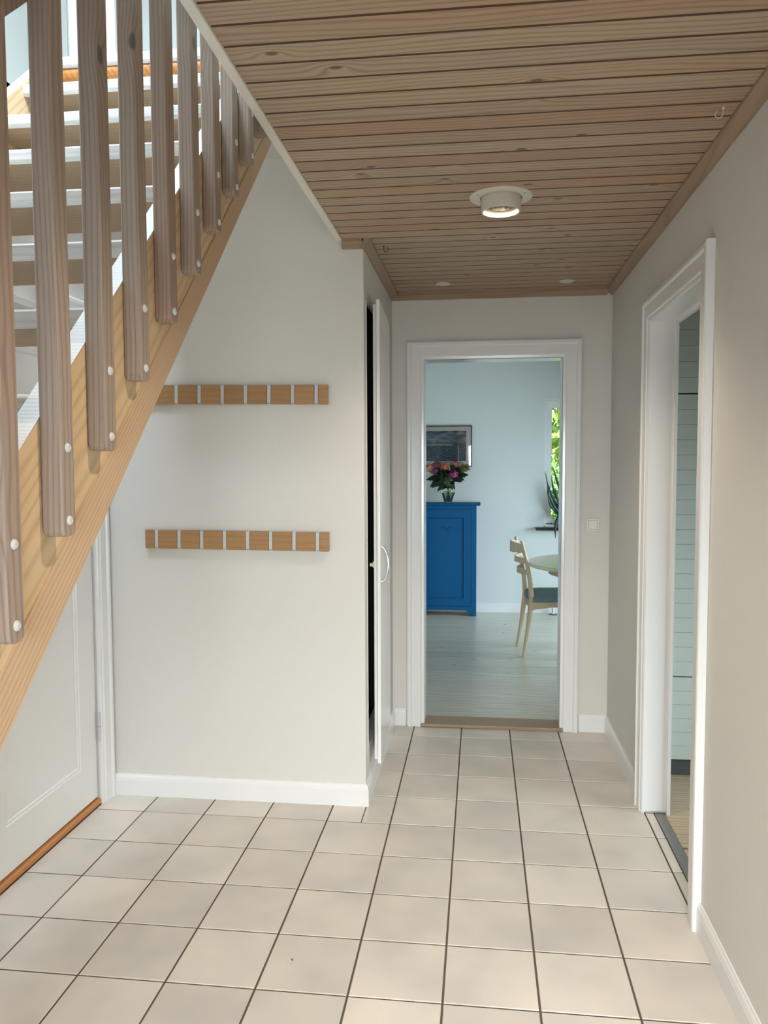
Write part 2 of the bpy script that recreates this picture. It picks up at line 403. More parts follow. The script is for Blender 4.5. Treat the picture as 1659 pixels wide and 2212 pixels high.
def place_tile(x0, x1, y0, y1):
    w, d = x1-x0, y1-y0
    if w < .012 or d < .012: return
    me = full if abs(w-(PT-JW)) < 1e-4 and abs(d-(PT-JW)) < 1e-4 else tile_mesh(w, d)
    o = link('tile', me, fl, ((x0+x1)/2, (y0+y1)/2, random.uniform(-.0004, .0004)))
h = JW/2
for i in range(-6, 5):
    for j in range(-2, 22):
        x0, x1 = TX+i*PT+h, TX+(i+1)*PT-h
        y1, y0 = TY-j*PT-h, TY-(j+1)*PT+h
        x0, x1, y0, y1 = max(x0, XL+.006), min(x1, XR-.002), max(y0, YE), min(y1, YF-.004)
        if y0 > YC-.002 and x1 < XB+.002: continue
        if y0 > YC-.06 and x0 < XB: x0 = max(x0, XB+.002) if (y0+y1)/2 > YC else x0
        if y0 < YC < y1 and x0 < XB-.01:
            place_tile(x0, min(x1, XB), y0, YC-.004)
            if x1 > XB: place_tile(XB+.004, x1, y0, y1)
            continue
        if x1 > x0 and y1 > y0: place_tile(x0, x1, y0, y1)
# narrow tile strips in the right doorway
for j in range(-1, 12):
    y1, y0 = TY-j*PT-h, TY-(j+1)*PT+h
    y0, y1 = max(y0, 2.635), min(y1, 3.41)
    if y1-y0 > .03: place_tile(XR+.004, XR+.038, y0, y1)

# ------------------------------------------------------------------ walls
def struct_boxes(name, boxes, mat, label, cat='wall'):
    g = G()
    for b in boxes: g.box(*b)
    return struct(g.obj(name, mat), label, cat)
DZ = 2.085
wl = struct_boxes('wall_left', [(XL-.12, XL, YE, 2.42, 0, ZU), (XL-.12, XL, 3.238, YF, 0, ZU), (XL-.12, XL, 2.42, 3.238, DZ, ZU)],
             M['wall'], 'white left wall of the hall behind the staircase')
wf = struct_boxes('wall_far', [(XB-.06, -.318, YF, YF+.13, 0, ZC), (.455, XR+.10, YF, YF+.13, 0, ZC), (-.318, .455, YF, YF+.13, 2.078, ZC)],
             M['wall'], 'cream end wall around the open doorway to the dining room')
wr = struct_boxes('wall_right', [(XR, XR+.10, YE, 2.635, 0, ZC), (XR, XR+.10, 3.412, YF, 0, ZC), (XR, XR+.10, 2.635, 3.412, DZ, ZC)],
             M['wall'], 'long white right wall of the hall')
CZ0, CZ1, CY0, CY1 = .236, 2.195, 3.425, 4.06
wc = struct_boxes('wall_coat_rack', [(XL, XB, YC, YC+.055, 0, ZU-.058)], M['wall'], 'white wall carrying the two coat racks')
wb = struct_boxes('wall_cupboard_side', [(XB-.05, XB, CY1, YF, 0, ZC), (XB-.012, XB, YC+.055, CY0, CZ0, CZ1), (XB-.012, XB, YC+.055, CY1, CZ1, ZC), (XB-.05, XB, YC+.055, CY1, 0, CZ0), ],
             M['wall'], 'white side wall of the built-in cupboard')
inner = G()  # cupboard interior coloured black to stand in for its shade
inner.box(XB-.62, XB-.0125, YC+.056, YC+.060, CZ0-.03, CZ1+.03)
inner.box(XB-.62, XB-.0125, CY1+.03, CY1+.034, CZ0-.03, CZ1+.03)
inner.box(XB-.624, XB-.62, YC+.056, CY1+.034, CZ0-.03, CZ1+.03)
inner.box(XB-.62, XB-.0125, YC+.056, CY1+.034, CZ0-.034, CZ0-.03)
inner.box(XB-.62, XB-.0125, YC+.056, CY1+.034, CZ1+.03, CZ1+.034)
struct(inner.obj('wall_cupboard_shade', M['black']), 'inside of the built-in cupboard, its shade painted black', 'wall')
struct_boxes('wall_entrance', [(XL-.12, -.24, YE-.12, YE, 0, ZU), (.70, XR+.1, YE-.12, YE, 0, ZU), (-.24, .70, YE-.12, YE, 2.0, ZU), (-.24, .70, YE-.12, YE, 0, .30)],
             M['wall'], 'white entrance wall behind the viewer')
# upper storey shell
UZ = 5.0
XU = -2.50
struct_boxes('wall_upper_left', [(XU-.12, XU, -.2, YF, ZU, UZ)], M['wall_cool'], 'pale upstairs wall on the left')
struct_boxes('wall_upper_far', [(XU-.12, -2.42, YF, YF+.12, ZU, UZ), (-1.90, XR+.9, YF, YF+.12, ZU, UZ), (-2.42, -1.90, YF, YF+.12, ZU, 3.0), (-2.42, -1.90, YF, YF+.12, 4.62, UZ)], M['wall_cool'], 'pale upstairs end wall beside the landing window')
struct_boxes('wall_upper_right', [(XR+.8, XR+.9, -.2, YF, ZU, UZ)], M['wall_cool'], 'pale upstairs wall on the right')
struct_boxes('wall_upper_near', [(XU-.12, XR+.8, -.32, -.2, ZU, UZ)], M['wall_cool'], 'pale upstairs wall above the entrance')
struct_boxes('ceiling_upper', [(XU-.12, XR+.9, -.32, YF+.12, UZ, UZ+.1)], M['wall_cool'], 'white upstairs ceiling', 'ceiling')
struct_boxes('floor_upper', [(XO, XR+.8, -.2, YF, ZC+.03, ZU), (XL, XO, YC+.056, YF, 2.79, ZU), (XL, XO, -.2, .30, ZC+.03, ZU), (XU, XL, -.2, YF, ZU-.05, ZU)],
             M['wall'], 'upstairs floor slab above the hall', 'floor')
la = G().box(-1.40, XO-.03, 2.60, YC+.056, 2.787, ZU-.002).box(XL, -1.40, 3.02, YC+.056, 2.787, ZU-.002).obj('landing', M['wall'])
struct(la, 'pale underside of the stair landing above the coat-rack wall', 'landing')
g = G()
prof = [(2.5985, 2.808), (2.562, 2.808), (2.557, 2.800), (2.556, 2.788), (2.562, 2.777), (2.575, 2.772), (2.5985, 2.772)]
g.prism(prof, -1.3995, -.7155, 'X')
struct(g.obj('trim_landing', M['orangewood'], smooth=True), 'rounded varnished pine beam under the landing edge', 'trim')

# ------------------------------------------------------------------ ceiling planks
ce = G().box(XO, XR+.1, YE-.12, YF+.13, ZC+.012, ZC+.03).box(XL-.12, XO, YE-.12, .30, ZC+.012, ZC+.03).obj('ceiling', M['shadebrown'])
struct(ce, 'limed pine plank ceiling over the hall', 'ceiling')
PP = .0856
def plank_mesh(L, w=PP):
    g = G(); c = .0034; gp = .0009
    y0, y1 = gp, w-gp
    pts = [(y0, .012), (y0, .007), (y0+c, 0), (y1-c, 0), (y1, .007), (y1, .012)]
    g.prism(pts, 0, L, 'X'); me = g.mesh('plank', M['plank'])
    me.materials.append(M['shadebrown'])                  # shade of the joints painted on the plank sides
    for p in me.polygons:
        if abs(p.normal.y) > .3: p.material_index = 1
    return me
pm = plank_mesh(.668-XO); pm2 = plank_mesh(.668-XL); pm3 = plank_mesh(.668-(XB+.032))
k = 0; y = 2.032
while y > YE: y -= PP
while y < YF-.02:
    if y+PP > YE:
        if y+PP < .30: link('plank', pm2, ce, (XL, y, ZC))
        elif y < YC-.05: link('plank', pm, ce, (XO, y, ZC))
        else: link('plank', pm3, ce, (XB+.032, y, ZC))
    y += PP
# cove trims
cv = [(0, 0), (0, -.034), (-.008, -.034), (-.030, -.012), (-.037, -.010), (-.037, 0)]
g = G().prism([(XR+x, ZC+z) for x, z in cv], YE, YF, 'Y'); struct(g.obj('trim_1', M['trimwood']), 'limed pine cove along the right wall', 'trim')
g = G().prism([(YF+x, ZC+z) for x, z in cv], XB, XR-.03, 'X'); struct(g.obj('trim_2', M['trimwood_x']), 'limed pine cove above the far doorway wall', 'trim')
g = G().prism([(XB-x, ZC+z) for x, z in cv], YC-.037, YF-.03, 'Y'); struct(g.obj('trim_3', M['trimwood']), 'limed pine cove along the cupboard wall', 'trim')
g = G().prism([(YC+x, ZC+z) for x, z in cv], XO-.005, XB+.006, 'X'); struct(g.obj('trim_4', M['trimwood_x']), 'short limed pine cove at the cupboard corner', 'trim')
g = G().chamfer_box(XO-.026, XO, .30, YC-.001, ZC-.008, ZU-.002, .002).obj('trim_5', M['fascia'])
struct(g, 'narrow off-white fascia edging the stairwell opening', 'trim')
g = G().chamfer_box(XL, XO-.026, .30, .322, ZC-.008, ZU-.002, .002).obj('trim_6', M['fascia'])
struct(g, 'off-white fascia at the near end of the stairwell', 'trim')

# ------------------------------------------------------------------ baseboards
BP = [(0, 0), (.014, 0), (.014, .070), (.0125, .072), (.0125, .077), (.010, .086), (.0065, .091), (.005, .096), (0, .096)]
def base(name, p0, p1, nrm, label, m0=0, m1=0):
    """profile swept from p0 to p1; nrm = outward normal; m0/m1 = mitre factor at the ends"""
    p0, p1, n = Vector((*p0, 0)), Vector((*p1, 0)), Vector((*nrm, 0)); d = (p1-p0).normalized()
    r0 = [p0+n*a+Vector((0, 0, z))+d*(a*m0) for a, z in BP]; r1 = [p1+n*a+Vector((0, 0, z))+d*(a*m1) for a, z in BP]
    g = G().strips([r0, r1]); k = len(BP); g.f += [tuple(range(k)), tuple(range(k, 2*k))]
    return struct(g.obj(name, M['trim']), label, 'baseboard')
base('baseboard_coat_rack', (XL+.02, YC), (XB, YC), (0, -1), 'white moulded baseboard under the coat racks', 0, 1)
base('baseboard_cupboard', (XB, YC), (XB, YF), (1, 0), 'white moulded baseboard below the cupboard door', -1, -1)
base('baseboard_far_left', (XB, YF), (-.414, YF), (0, -1), 'short baseboard left of the far doorway', 1, 0)
base('baseboard_far_right', (.552, YF), (XR, YF), (0, -1), 'short baseboard below the light switch', 0, -1)
base('baseboard_right_far', (XR, YF), (XR, 3.508), (-1, 0), 'baseboard between the far corner and the right doorway', 1, 0)
base('baseboard_right_near', (XR, 2.54), (XR, YE), (-1, 0), 'baseboard on the near right wall', 0, 0)
base('baseboard_left_near', (XL, 2.32), (XL, YE), (1, 0), 'baseboard on the left wall behind the staircase')

# ------------------------------------------------------------------ door casings
CP = [(-.004, 0), (-.004, .012), (.000, .015), (.012, .016), (.017, .021), (.066, .021), (.070, .024), (.073, .0275), (.086, .0275), (.093, .0255), (.095, .022), (.095, 0)]
def casing(name, to3d, a0, a1, zt, label, gbottom=0):
    """to3d(a, z, v): a along the wall, v out of the wall"""
    pr = root(name); struct(pr, label, 'door frame')
    R = [[to3d(a0-u, gbottom, v) for u, v in CP], [to3d(a0-u, zt+u, v) for u, v in CP]]
    G().strips(R).obj('casing_side', M['trim'], pr)
    R = [[to3d(a0-u, zt+u, v) for u, v in CP], [to3d(a1+u, zt+u, v) for u, v in CP]]
    G().strips(R).obj('casing_head', M['trim'], pr)
    R = [[to3d(a1+u, zt+u, v) for u, v in CP], [to3d(a1+u, gbottom, v) for u, v in CP]]
    G().strips(R).obj('casing_side', M['trim'], pr)
    return pr
# far doorway
d1 = casing('door_1', lambda a, z, v: (a, YF-v, z), -.312, .449, 2.072, 'white moulded frame of the open doorway to the dining room')
g = G()
g.box(-.318, -.308, YF-.012, YF+.142, 0, 2.07).box(-.318, .455, YF-.012, YF+.142, 2.068, 2.078).obj('lining', M['trim'], d1)
G().box(.445, .455, YF-.012, YF+.142, 0, 2.07).obj('lining', M['trim'], d1)
# threshold of two boards, rising a little above the tiles
th = root('threshold'); tag(th, 'limed pine threshold board in the far doorway', 'threshold', kind='structure')
G().chamfer_box(-.330, .464, YF-.028, YF+.128, .0005, .020, .003).obj('board', M['threshold'], th)
G().chamfer_box(-.306, .443, YF+.1295, YF+.160, .0005, .012, .002).obj('board', M['dfloor'], th)
# right doorway
d2 = casing('door_2', lambda a, z, v: (XR-v, a, z), 2.635, 3.412, 2.08, 'white moulded frame of the doorway in the right wall')
G().box(XR-.012, XR+.088, 3.402, 3.412, .012, 2.08).obj('lining', M['trim'], d2)
G().box(XR-.012, XR+.112, 2.635, 2.645, 0, 2.08).box(XR-.012, XR+.088, 2.635, 3.412, 2.075, 2.085).obj('lining', M['trim'], d2)
G().box(XR+.088, XR+.102, 3.392, 3.412, .0, 2.08).box(XR+.088, XR+.102, 2.635, 3.392, 2.065, 2.085).obj('door_stop', M['trim'], d2)
st = root('metal_threshold'); tag(st, 'grey metal floor strip in the right doorway', 'threshold', kind='structure')
g = G().prism([(XR+.040, .0), (XR+.044, .004), (XR+.060, .006), (XR+.078, .004), (XR+.082, 0)], 2.646, 3.402, 'Y'); g.obj('strip', M['steelgrey'], st, smooth=True)
for yy in (2.85, 3.02, 3.19, 3.34):
    G().lathe([(0.0001, .0068), (.003, .0068), (.0036, .0055)], 10, (XR+.06, yy, 0)).obj('screw', M['steelgrey'], st)

# left panelled door under the stairs
d3 = casing('door_3', lambda a, z, v: (XL+v, a, z), 2.42, 3.238, 2.08, 'white panelled door under the staircase with its moulded frame')
XD = XL-.010
leaf = root('leaf', (0, 0, 0)); leaf.parent = d3
y0, y1, z0, z1 = 2.426, 3.230, .034, 2.074
py0, py1 = y0+.13, y1-.135
g = G()
g.box(XD-.035, XD-.014, y0, y1, z0, z1)
g.box(XD-.014, XD, y0, py0, z0, z1).box(XD-.014, XD, py1, y1, z0, z1)
for a, b_ in ((z0, .205), (1.93, z1)): g.box(XD-.014, XD, py0, py1, a, b_)
g.obj('rails', M['trim'], leaf)
for (a, b_) in ((.205, 1.93),):
    g = G(); P = [(0, 0), (.006, -.004), (.013, -.003), (.018, -.010)]
    ring = lambda u, v: [(XD+v, py0+u, a+u), (XD+v, py1-u, a+u), (XD+v, py1-u, b_-u), (XD+v, py0+u, b_-u)]
    g.strips([ring(u, v) for u, v in P], True); g.obj('panel_moulding', M['trim'], leaf, fix=False)
    G().box(XD-.0139, XD-.0105, py0+.017, py1-.017, a+.017, b_-.017).obj('panel', M['trim'], leaf)
for zz in (.287, 1.72):
    hg = G().lathe([(.0075, zz), (.0075, zz+.062)], 12, (XL+.004, 3.231, 0), cap0=True, cap1=True)
    hg.lathe([(.0075, zz+.065), (.0075, zz+.127)], 12, (XL+.004, 3.231, 0), cap0=True, cap1=True)
    hg.obj('hinge', M['alu'], d3, smooth=True)
sl = root('door_sill'); tag(sl, 'narrow varnished pine sill under the white left door', 'threshold', kind='structure')
G().chamfer_box(XL-.06, XL+.004, 2.424, 3.236, .0, .026, .004).obj('board', M['orangewood'], sl)

# cupboard door, ajar: hinged at its far side
d4 = root('door_4', (XB, CY1-.0, 0)); struct(d4, 'tall narrow white cupboard door standing ajar', 'door')
ang = math.atan2(.042, .60)
lf = root('leaf', (.013, .0, 0)); lf.parent = d4; lf.rotation_euler = (0, 0, 0)
Lw = CY1-3.445
# local: y from -Lw to 0; x thickness 0..; rotate so that near edge swings out to +x
piv = lf; piv.rotation_euler = (0, 0, ang*.62)
G().chamfer_box(.0, .015, -Lw+.0, 0, CZ0-.085, CZ1+.012, .002).obj('front_board', M['trim'], piv)
G().chamfer_box(-.015, -.0005, -Lw+.012, -.02, CZ0-.070, CZ1-.006, .002).obj('rebate_board', M['trim'], piv)
hd = G(); pts = []
for i in range(17):
    a = pi*i/16; pts.append((.016+.030*sin(a), -Lw+.045, 1.047+.078*cos(a)))
hd.tube(pts, .0055, 10).obj('handle', M['chrome'], piv, smooth=True)
lt = G().chamfer_box(-.034, -.018, -Lw+.014, -Lw+.04, 1.040, 1.054, .002).chamfer_box(-.020, -.0155, -Lw+.013, -Lw+.055, 1.034, 1.062, .001)
lt.obj('latch', M['brass'], piv)
fr = G()
fr.box(XB-.002, XB+.002, CY0-.006, CY0, CZ0, CZ1)
fr.obj('frame_edge', M['trim'], None); D.objects['frame_edge'].parent = d4; D.objects['frame_edge'].location = (-XB, -CY1, 0)

# ------------------------------------------------------------------ staircase
sc = root('staircase', (-1.05, 2.5, 0))
tag(sc, 'open-tread limed pine staircase rising along the left wall', 'staircase')
def S(o): o.location = Vector(o.location)-Vector((-1.05, 2.5, 0)); return o
X0, X1 = -.715, -.675
def stringer(xa, xb, near=-.42):
    top = lambda y: .91*y+.523
    bot = lambda y: .91*y+.202
    yb = -.202/.91
    g = G().prism([(near, 0), (yb, 0), (2.598, bot(2.598)), (2.598, 2.86), (2.568, 2.86), (near, top(near))], xa, xb, 'X')
    return g
S(stringer(X0, X1).obj('stringer', M['stringer'], sc))
S(stringer(-1.44, -1.40).obj('stringer', M['stringer'], sc))
# edge strip along the foot of the outer stringer
yb = -.202/.91
g = G().prism([(yb, 0), (yb+.075, 0), (2.598, .91*2.598+.2015+.0), (2.598, .91*2.598+.268), (yb, .91*yb+.268)], X1, X1+.0025, 'X')
S(g.obj('edge_strip', M['stringer2'], sc))
tm = None
for n in range(-8, 8):
    yy, zz = 1.205+.192*n, 1.613+.1757*n
    if tm is None:
        prof = [(0, -.006), (.003, -.0015), (.010, 0), (.225, 0), (.232, -.004), (.232, -.031), (.228, -.035), (.010, -.036), (.003, -.033), (0, -.028)]
        tm = G().prism(prof, -1.3995, -.7155, 'X').mesh('tread', M['tread'])
    if n == 7:
        pr7 = [(0, -.006), (.003, -.0015), (.010, 0), (.0485, 0), (.0485, -.036), (.010, -.036), (.003, -.033), (0, -.028)]
        S(link('tread', G().prism(pr7, -1.3995, -.7155, 'X').mesh('tread', M['tread']), sc, (0, yy, zz)))
    else: S(link('tread', tm, sc, (0, yy, zz)))
def daylight_faces(me, test):
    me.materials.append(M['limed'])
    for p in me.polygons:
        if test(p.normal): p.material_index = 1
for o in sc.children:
    if o.name.startswith('tread') and len(o.data.materials) == 1: daylight_faces(o.data, lambda n: n.y < -.3 or n.z > .3)
    if o.name.startswith('stringer'): daylight_faces(o.data, lambda n: (n.y < -.4 and n.z > .4))
# balusters
bz = lambda y0: .905*(y0-1.0)+1.25
def bal_mesh(H):
    W2, D2 = .0345, .042
    g = G(); c = .003; rows = []
    def ringz(z, ins=0.0):
        a, b_ = ins, ins
        x0, x1, y0, y1 = 0, W2, a, D2-b_
        return [(x0+c, y0, z), (x1-c, y0, z), (x1, y0+c, z), (x1, y1-c, z), (x1-c, y1, z), (x0+c, y1, z), (x0, y1-c, z), (x0, y0+c, z)]
    rows = [ringz(-.000, .013), ringz(.002, .007), ringz(.007, .002), ringz(.014, 0), ringz(H-.01, 0), ringz(H, .004)]
    rows[0] = [(p[0]*.86+.0025, p[1], p[2]) for p in rows[0]]
    g.strips(rows, True); g.f += [tuple(range(8))[::-1], tuple(range(40, 48))]
    return g.mesh('baluster', M['baluster'])
HB = .930
bm_ = bal_mesh(HB)
bolt_prof = [(.0001, .0042), (.0035, .0040), (.0065, .0028), (.0078, .0008), (.0080, 0)]
boltm = G().lathe([(.0001, .0030), (.0022, .0030), (.0026, .0042), (.0048, .0040), (.0068, .0026), (.0078, .0008), (.0080, 0)], 16, axis='X').mesh('bolt', M['alu'], smooth=True)
# lathe along X: swap so it points out
for k in range(-6, 10):
    y0 = 1.0+.1505*k
    b_ = S(link('baluster', bm_, sc, (X1, y0, bz(y0))))
    for dz in (.025, .139):
        link('bolt', boltm, b_, (.0345, .021, dz))
    # bolts are children of the baluster: local coordinates
# handrail on the inside of the balusters
g = G()
def rail_pt(y): return .91*y
c0, c1 = 1.139, 1.262
ya, ybb = -.05, 2.60
rows = []
for y in (ya, ybb):
    z = .91*y
    rows.append([(X0+.002, y, z+c0), (X1-.001, y, z+c0), (X1-.001, y, z+c1-.02), (X1-.005, y, z+c1), (X0+.006, y, z+c1), (X0+.002, y, z+c1-.02)])
g.strips(rows, True); g.f += [tuple(range(6))[::-1], tuple(range(6, 12))]
S(g.obj('handrail', M['baluster'], sc, smooth=True))

# ------------------------------------------------------------------ coat racks
def coat_rack(zc, tilt, label):
    r = root('coat_rack', (-1.055, YC-.001, zc)); r.rotation_euler = (0, tilt, 0)
    tag(r, label, 'coat rack', group='coat racks on the white wall')
    x0, x1 = -1.465+1.055, -.642+1.055
    hh, dp, n = .041, .022, 8
    step = (-.692-(-1.414))/7; hx = [-1.414+1.055+step*i for i in range(n)]
    hw = .0155
    G().box(x0+.002, x1-.002, -.006, 0, -hh+.002, hh-.002).obj('back_rail', M['blackpaint'], r)
    edges = [x0]+sum(([q-hw/2-.0012, q+hw/2+.0012] for q in hx), [])+[x1]
    for i in range(0, len(edges), 2):
        G().chamfer_box(edges[i], edges[i+1], -dp, -.0062, -hh, hh, .0012).obj('wood_block', M['oak'], r)
    hk = G().chamfer_box(-hw/2, hw/2, -dp+.001, -.0062, -hh+.0045, hh-.001, .001).box(-hw/2, hw/2, -dp+.004, -.0062, -hh+.0005, -hh+.003).mesh('hook', M['alu'])
    for q in hx: link('hook', hk, r, (q, 0, 0))
    G().lathe([(.0001, .0005), (.0022, .0005), (.0022, 0)], 8, (x1, -.011, -.026), axis='X').obj('end_screw', M['black'], r)
    return r
coat_rack(1.795, .013, 'upper oak coat rack with folded aluminium hooks, partly behind the stair stringer')
coat_rack(1.1645, .008, 'lower oak coat rack with folded aluminium hooks, fully in view')

# ------------------------------------------------------------------ ceiling lamps
def downlight(x, y, label, on=True):
    r = root('ceiling_downlight', (x, y, ZC)); tag(r, label, 'ceiling lamp')
    G().lathe([(.071, -.0015), (.073, -.0065), (.078, -.0072), (.104, -.0058), (.110, -.0025), (.1105, 0), (.071, 0)], 56).obj('flange', M['lampwhite'], r, smooth=True)
    for a in (-.55, pi+.55):
        G().lathe([(.0001, -.0070), (.0028, -.0070), (.0028, -.0055)], 10, (.094*cos(a), .094*sin(a), 0)).obj('screw', M['black'], r)
    rg = G().lathe([(.069, .03), (.070, -.002), (.070, -.046), (.068, -.052), (.065, -.052), (.062, -.046), (.062, .03)], 56).obj('ring', M['lampwhite'], r, smooth=True)
    G().lathe([(.0660, -.0522), (.0655, -.0535), (.0618, -.0520), (.0600, -.030)], 56).obj('inner_rim', M['lampwhite'], r, smooth=True)
    G().lathe([(.0600, -.030), (.056, -.012), (.046, .008), (.020, .022), (.0001, .024)], 24).obj('reflector', M['reflector'], r)
    G().lathe([(.0001, .010), (.006, .011), (.008, .016), (.006, .022)], 16).obj('bulb', M['bulb'], r, smooth=True)
    l = D.lights.new('lamp_light', 'SPOT'); l.energy = LAMP_POWER; l.color = (1.0, .85, .66); l.spot_size = radians(124); l.spot_blend = 1.0; l.shadow_soft_size = .018
    o = D.objects.new('lamp_light', l); COL.objects.link(o); o.parent = r; o.location = (0, 0, -.012)
    return r
downlight(.069, 2.866, 'round off-white ceiling downlight with glowing rim in the plank ceiling')
downlight(.069, 1.25, 'round off-white ceiling downlight above the viewer')
def cap(x, y, label):
    r = root('ceiling_rosette', (x, y, ZC)); tag(r, label, 'ceiling rosette')
    G().lathe([(.0001, -.0062), (.028, -.0060), (.037, -.0035), (.0385, 0)], 32).obj('disc', M['lampwhite'], r, smooth=True)
    for s_ in (-1, 1): G().lathe([(.0001, -.0068), (.002, -.0068), (.002, -.0055)], 8, (.022*s_, .0, 0)).obj('screw', M['black'], r)
cap(-.195, 4.195, 'small white cap in the ceiling, left of the pair before the far wall')
cap(.441, 4.215, 'small white cap in the ceiling, right of the pair before the far wall')
def cup_hook(x, y, mat, label, rz):
    r = root('ceiling_hook', (x, y, ZC)); r.rotation_euler = (0, 0, rz); tag(r, label, 'hook')
    pts = [(0, 0, .004), (0, 0, -.012)]+[(.010-.010*cos(a), 0, -.014-.010*sin(a)) for a in [i*pi*1.35/10 for i in range(11)]]
    G().tube(pts, .0014, 8).obj('wire', mat, r, smooth=True)
    G().lathe([(.0001, -.0030), (.004, -.0025), (.0042, 0)], 12).obj('collar', mat, r)
cup_hook(-.415, 3.44, M['blackpaint'], 'small dark open hook in the planks near the cupboard corner', .2)
cup_hook(.632, 2.235, M['plasticwhite'], 'small white open hook in the planks near the right wall', 2.6)

# ------------------------------------------------------------------ light switch
sw = root('light_switch', (.6145, YF, 1.157)); tag(sw, 'square white light switch beside the far doorway', 'light switch')
G().chamfer_box(-.035, .035, -.010, 0, -.036, .036, .003).obj('plate', M['plasticwhite'], sw)
G().box(-.0245, .0245, -.0104, -.009, -.0255, .0255).obj('gap', M['plinth'], sw)
G().chamfer_box(-.0235, .0235, -.0145, -.0098, -.0245, .0245, .002).obj('rocker', M['plasticwhite'], sw)

# ------------------------------------------------------------------ dining room
DY0, DY1, DXL, DXR, DZC = YF+.13, 7.96, -2.2, 2.5, 2.545
WX0, WX1, WZ0, WZ1 = .634, 1.75, .862, 2.125
df = G().box(DXL, DXR, YF+.13, DY1, -.05, -.004).obj('floor_dining', M['grout'])
struct(df, 'limed grey-brown board floor of the dining room', 'floor')
y = 4.592; k = 0; wd = .205
while y < DY1-.02:
    w = min(wd, DY1-y)
    me = G().chamfer_box(0, 2.35, 0, w-.0022, -.016, 0, .0016).mesh('plank', M['dfloor'])
    me = G().chamfer_box(0, DXR-DXL, 0, w-.0014, -.016, 0, .0008).mesh('plank', M['dfloor'])
    link('plank', me, df, (DXL, y, 0))
    y += wd
struct_boxes('wall_dining_back', [(DXL, WX0, DY1-.02, DY1+.16, 0, DZC), (WX1, DXR, DY1-.02, DY1+.16, 0, DZC), (WX0, WX1, DY1-.02, DY1+.16, WZ1, DZC), (WX0, WX1, DY1-.02, DY1+.16, 0, WZ0)],
             M['wall_cool'], 'pale blue-white back wall of the dining room')
struct_boxes('wall_dining_left', [(DXL-.1, DXL, DY0, DY1, 0, DZC)], M['wall_cool'], 'left wall of the dining room')
struct_boxes('wall_dining_right', [(DXR, DXR+.1, DY0, DY1, 0, DZC)], M['wall_cool'], 'right wall of the dining room')
struct_boxes('wall_dining_near', [(DXL, -.318, DY0-.005, DY0, 0, DZC), (.455, DXR, DY0-.005, DY0, 0, DZC), (-.318, .455, DY0-.005, DY0, 2.078, DZC)], M['wall_cool'], 'dining room side of the doorway wall')
struct_boxes('ceiling_dining', [(DXL-.1, DXR+.1, DY0, DY1+.1, DZC, DZC+.05)], M['wall_cool'], 'white dining room ceiling', 'ceiling')
YB = DY1-.02
base('baseboard_dining', (DXL, YB), (DXR, YB), (0, -1), 'white baseboard along the dining room back wall')
# window
w1 = root('window_1', (0, 0, 0)); struct(w1, 'tall white casement window at the right of the dining room back wall', 'window')
def frame4(x0, x1, z0, z1, y0, y1, w):
    g = G(); g.box(x0, x0+w, y0, y1, z0, z1).box(x1-w, x1, y0, y1, z0, z1).box(x0+w, x1-w, y0, y1, z1-w, z1).box(x0+w, x1-w, y0, y1, z0, z0+w); return g
frame4(WX0, WX1, WZ0, WZ1-.02, YB+.035, YB+.105, .028).obj('window_frame', M['trim'], w1)
frame4(WX0+.030, (WX0+WX1)/2-.002, WZ0+.030, WZ1-.052, YB+.045, YB+.095, .038).obj('sash', M['trim'], w1)
frame4((WX0+WX1)/2+.002, WX1-.030, WZ0+.030, WZ1-.052, YB+.045, YB+.095, .038).obj('sash', M['trim'], w1)
G().box(WX0+.066, (WX0+WX1)/2-.04, YB+.068, YB+.072, WZ0+.066, WZ1-.088).obj('pane', M['glass'], w1)
G().box((WX0+WX1)/2+.04, WX1-.066, YB+.068, YB+.072, WZ0+.066, WZ1-.088).obj('pane', M['glass'], w1)
G().box(WX0-.004, WX1+.004, YB-.004, YB+.11, WZ1-.018, WZ1+.004).obj('head_trim', M['trim'], w1)
G().chamfer_box(WX0-.085, WX1+.08, YB-.10, YB+.034, WZ0-.030, WZ0-.002, .003).obj('window_sill', M['blackpaint'], w1)
sy = G().tube([(WX0+.02, YB+.03, WZ0+.026), (WX0+.03, YB+.016, WZ0+.028), (WX0+.12, YB+.010, WZ0+.028), (WX0+.135, YB+.014, WZ0+.012), (WX0+.15, YB+.02, WZ0+.006)], .0045, 8)
sy.lathe([(.0001, .012), (.011, .009), (.012, 0)], 12, (WX0+.0, YB+.010, WZ0-.001)).lathe([(.0001, .014), (.013, .010), (.014, 0)], 12, (WX0+.145, YB+.010, WZ0-.001))
sy.lathe([(.0001, .012), (.005, .008), (.005, 0)], 12, (WX0+.07, YB+.012, WZ0+.030))
sy.obj('casement_stay', M['blackpaint'], w1, smooth=True)

# garden behind the window
gr = G().box(-12, 16, DY1+.2, 30, -.30, -.25).obj('garden_lawn', M['lawn']); struct(gr, 'sunlit lawn outside the dining room window', 'ground')
def leaf_cloud(n, cx, cy, cz, rx, ry, rz, s, seed):
    rd = random.Random(seed); g = G()
    for _ in range(n):
        u = Vector((rd.gauss(0, 1), rd.gauss(0, 1), rd.gauss(0, 1))).normalized()*rd.uniform(.72, 1.0)
        c = Vector((cx+u.x*rx, cy+u.y*ry, cz+u.z*rz))
        a = Vector((rd.uniform(-1, 1), rd.uniform(-1, 1), rd.uniform(-1, 1))).normalized()
        b_ = a.orthogonal().normalized(); w = s*rd.uniform(.6, 1.3)
        n_ = a.cross(b_)
        g.add([c-a*w, c+b_*w*.4+n_*w*.1, c+a*w, c-b_*w*.4+n_*w*.1], [(0, 1, 2, 3)])
    return g
lb = leaf_cloud(24000, 2.0, 12.2, 1.9, 3.4, 1.2, 2.9, .115, 3).obj('hedge', M['hedge'], fix=False)
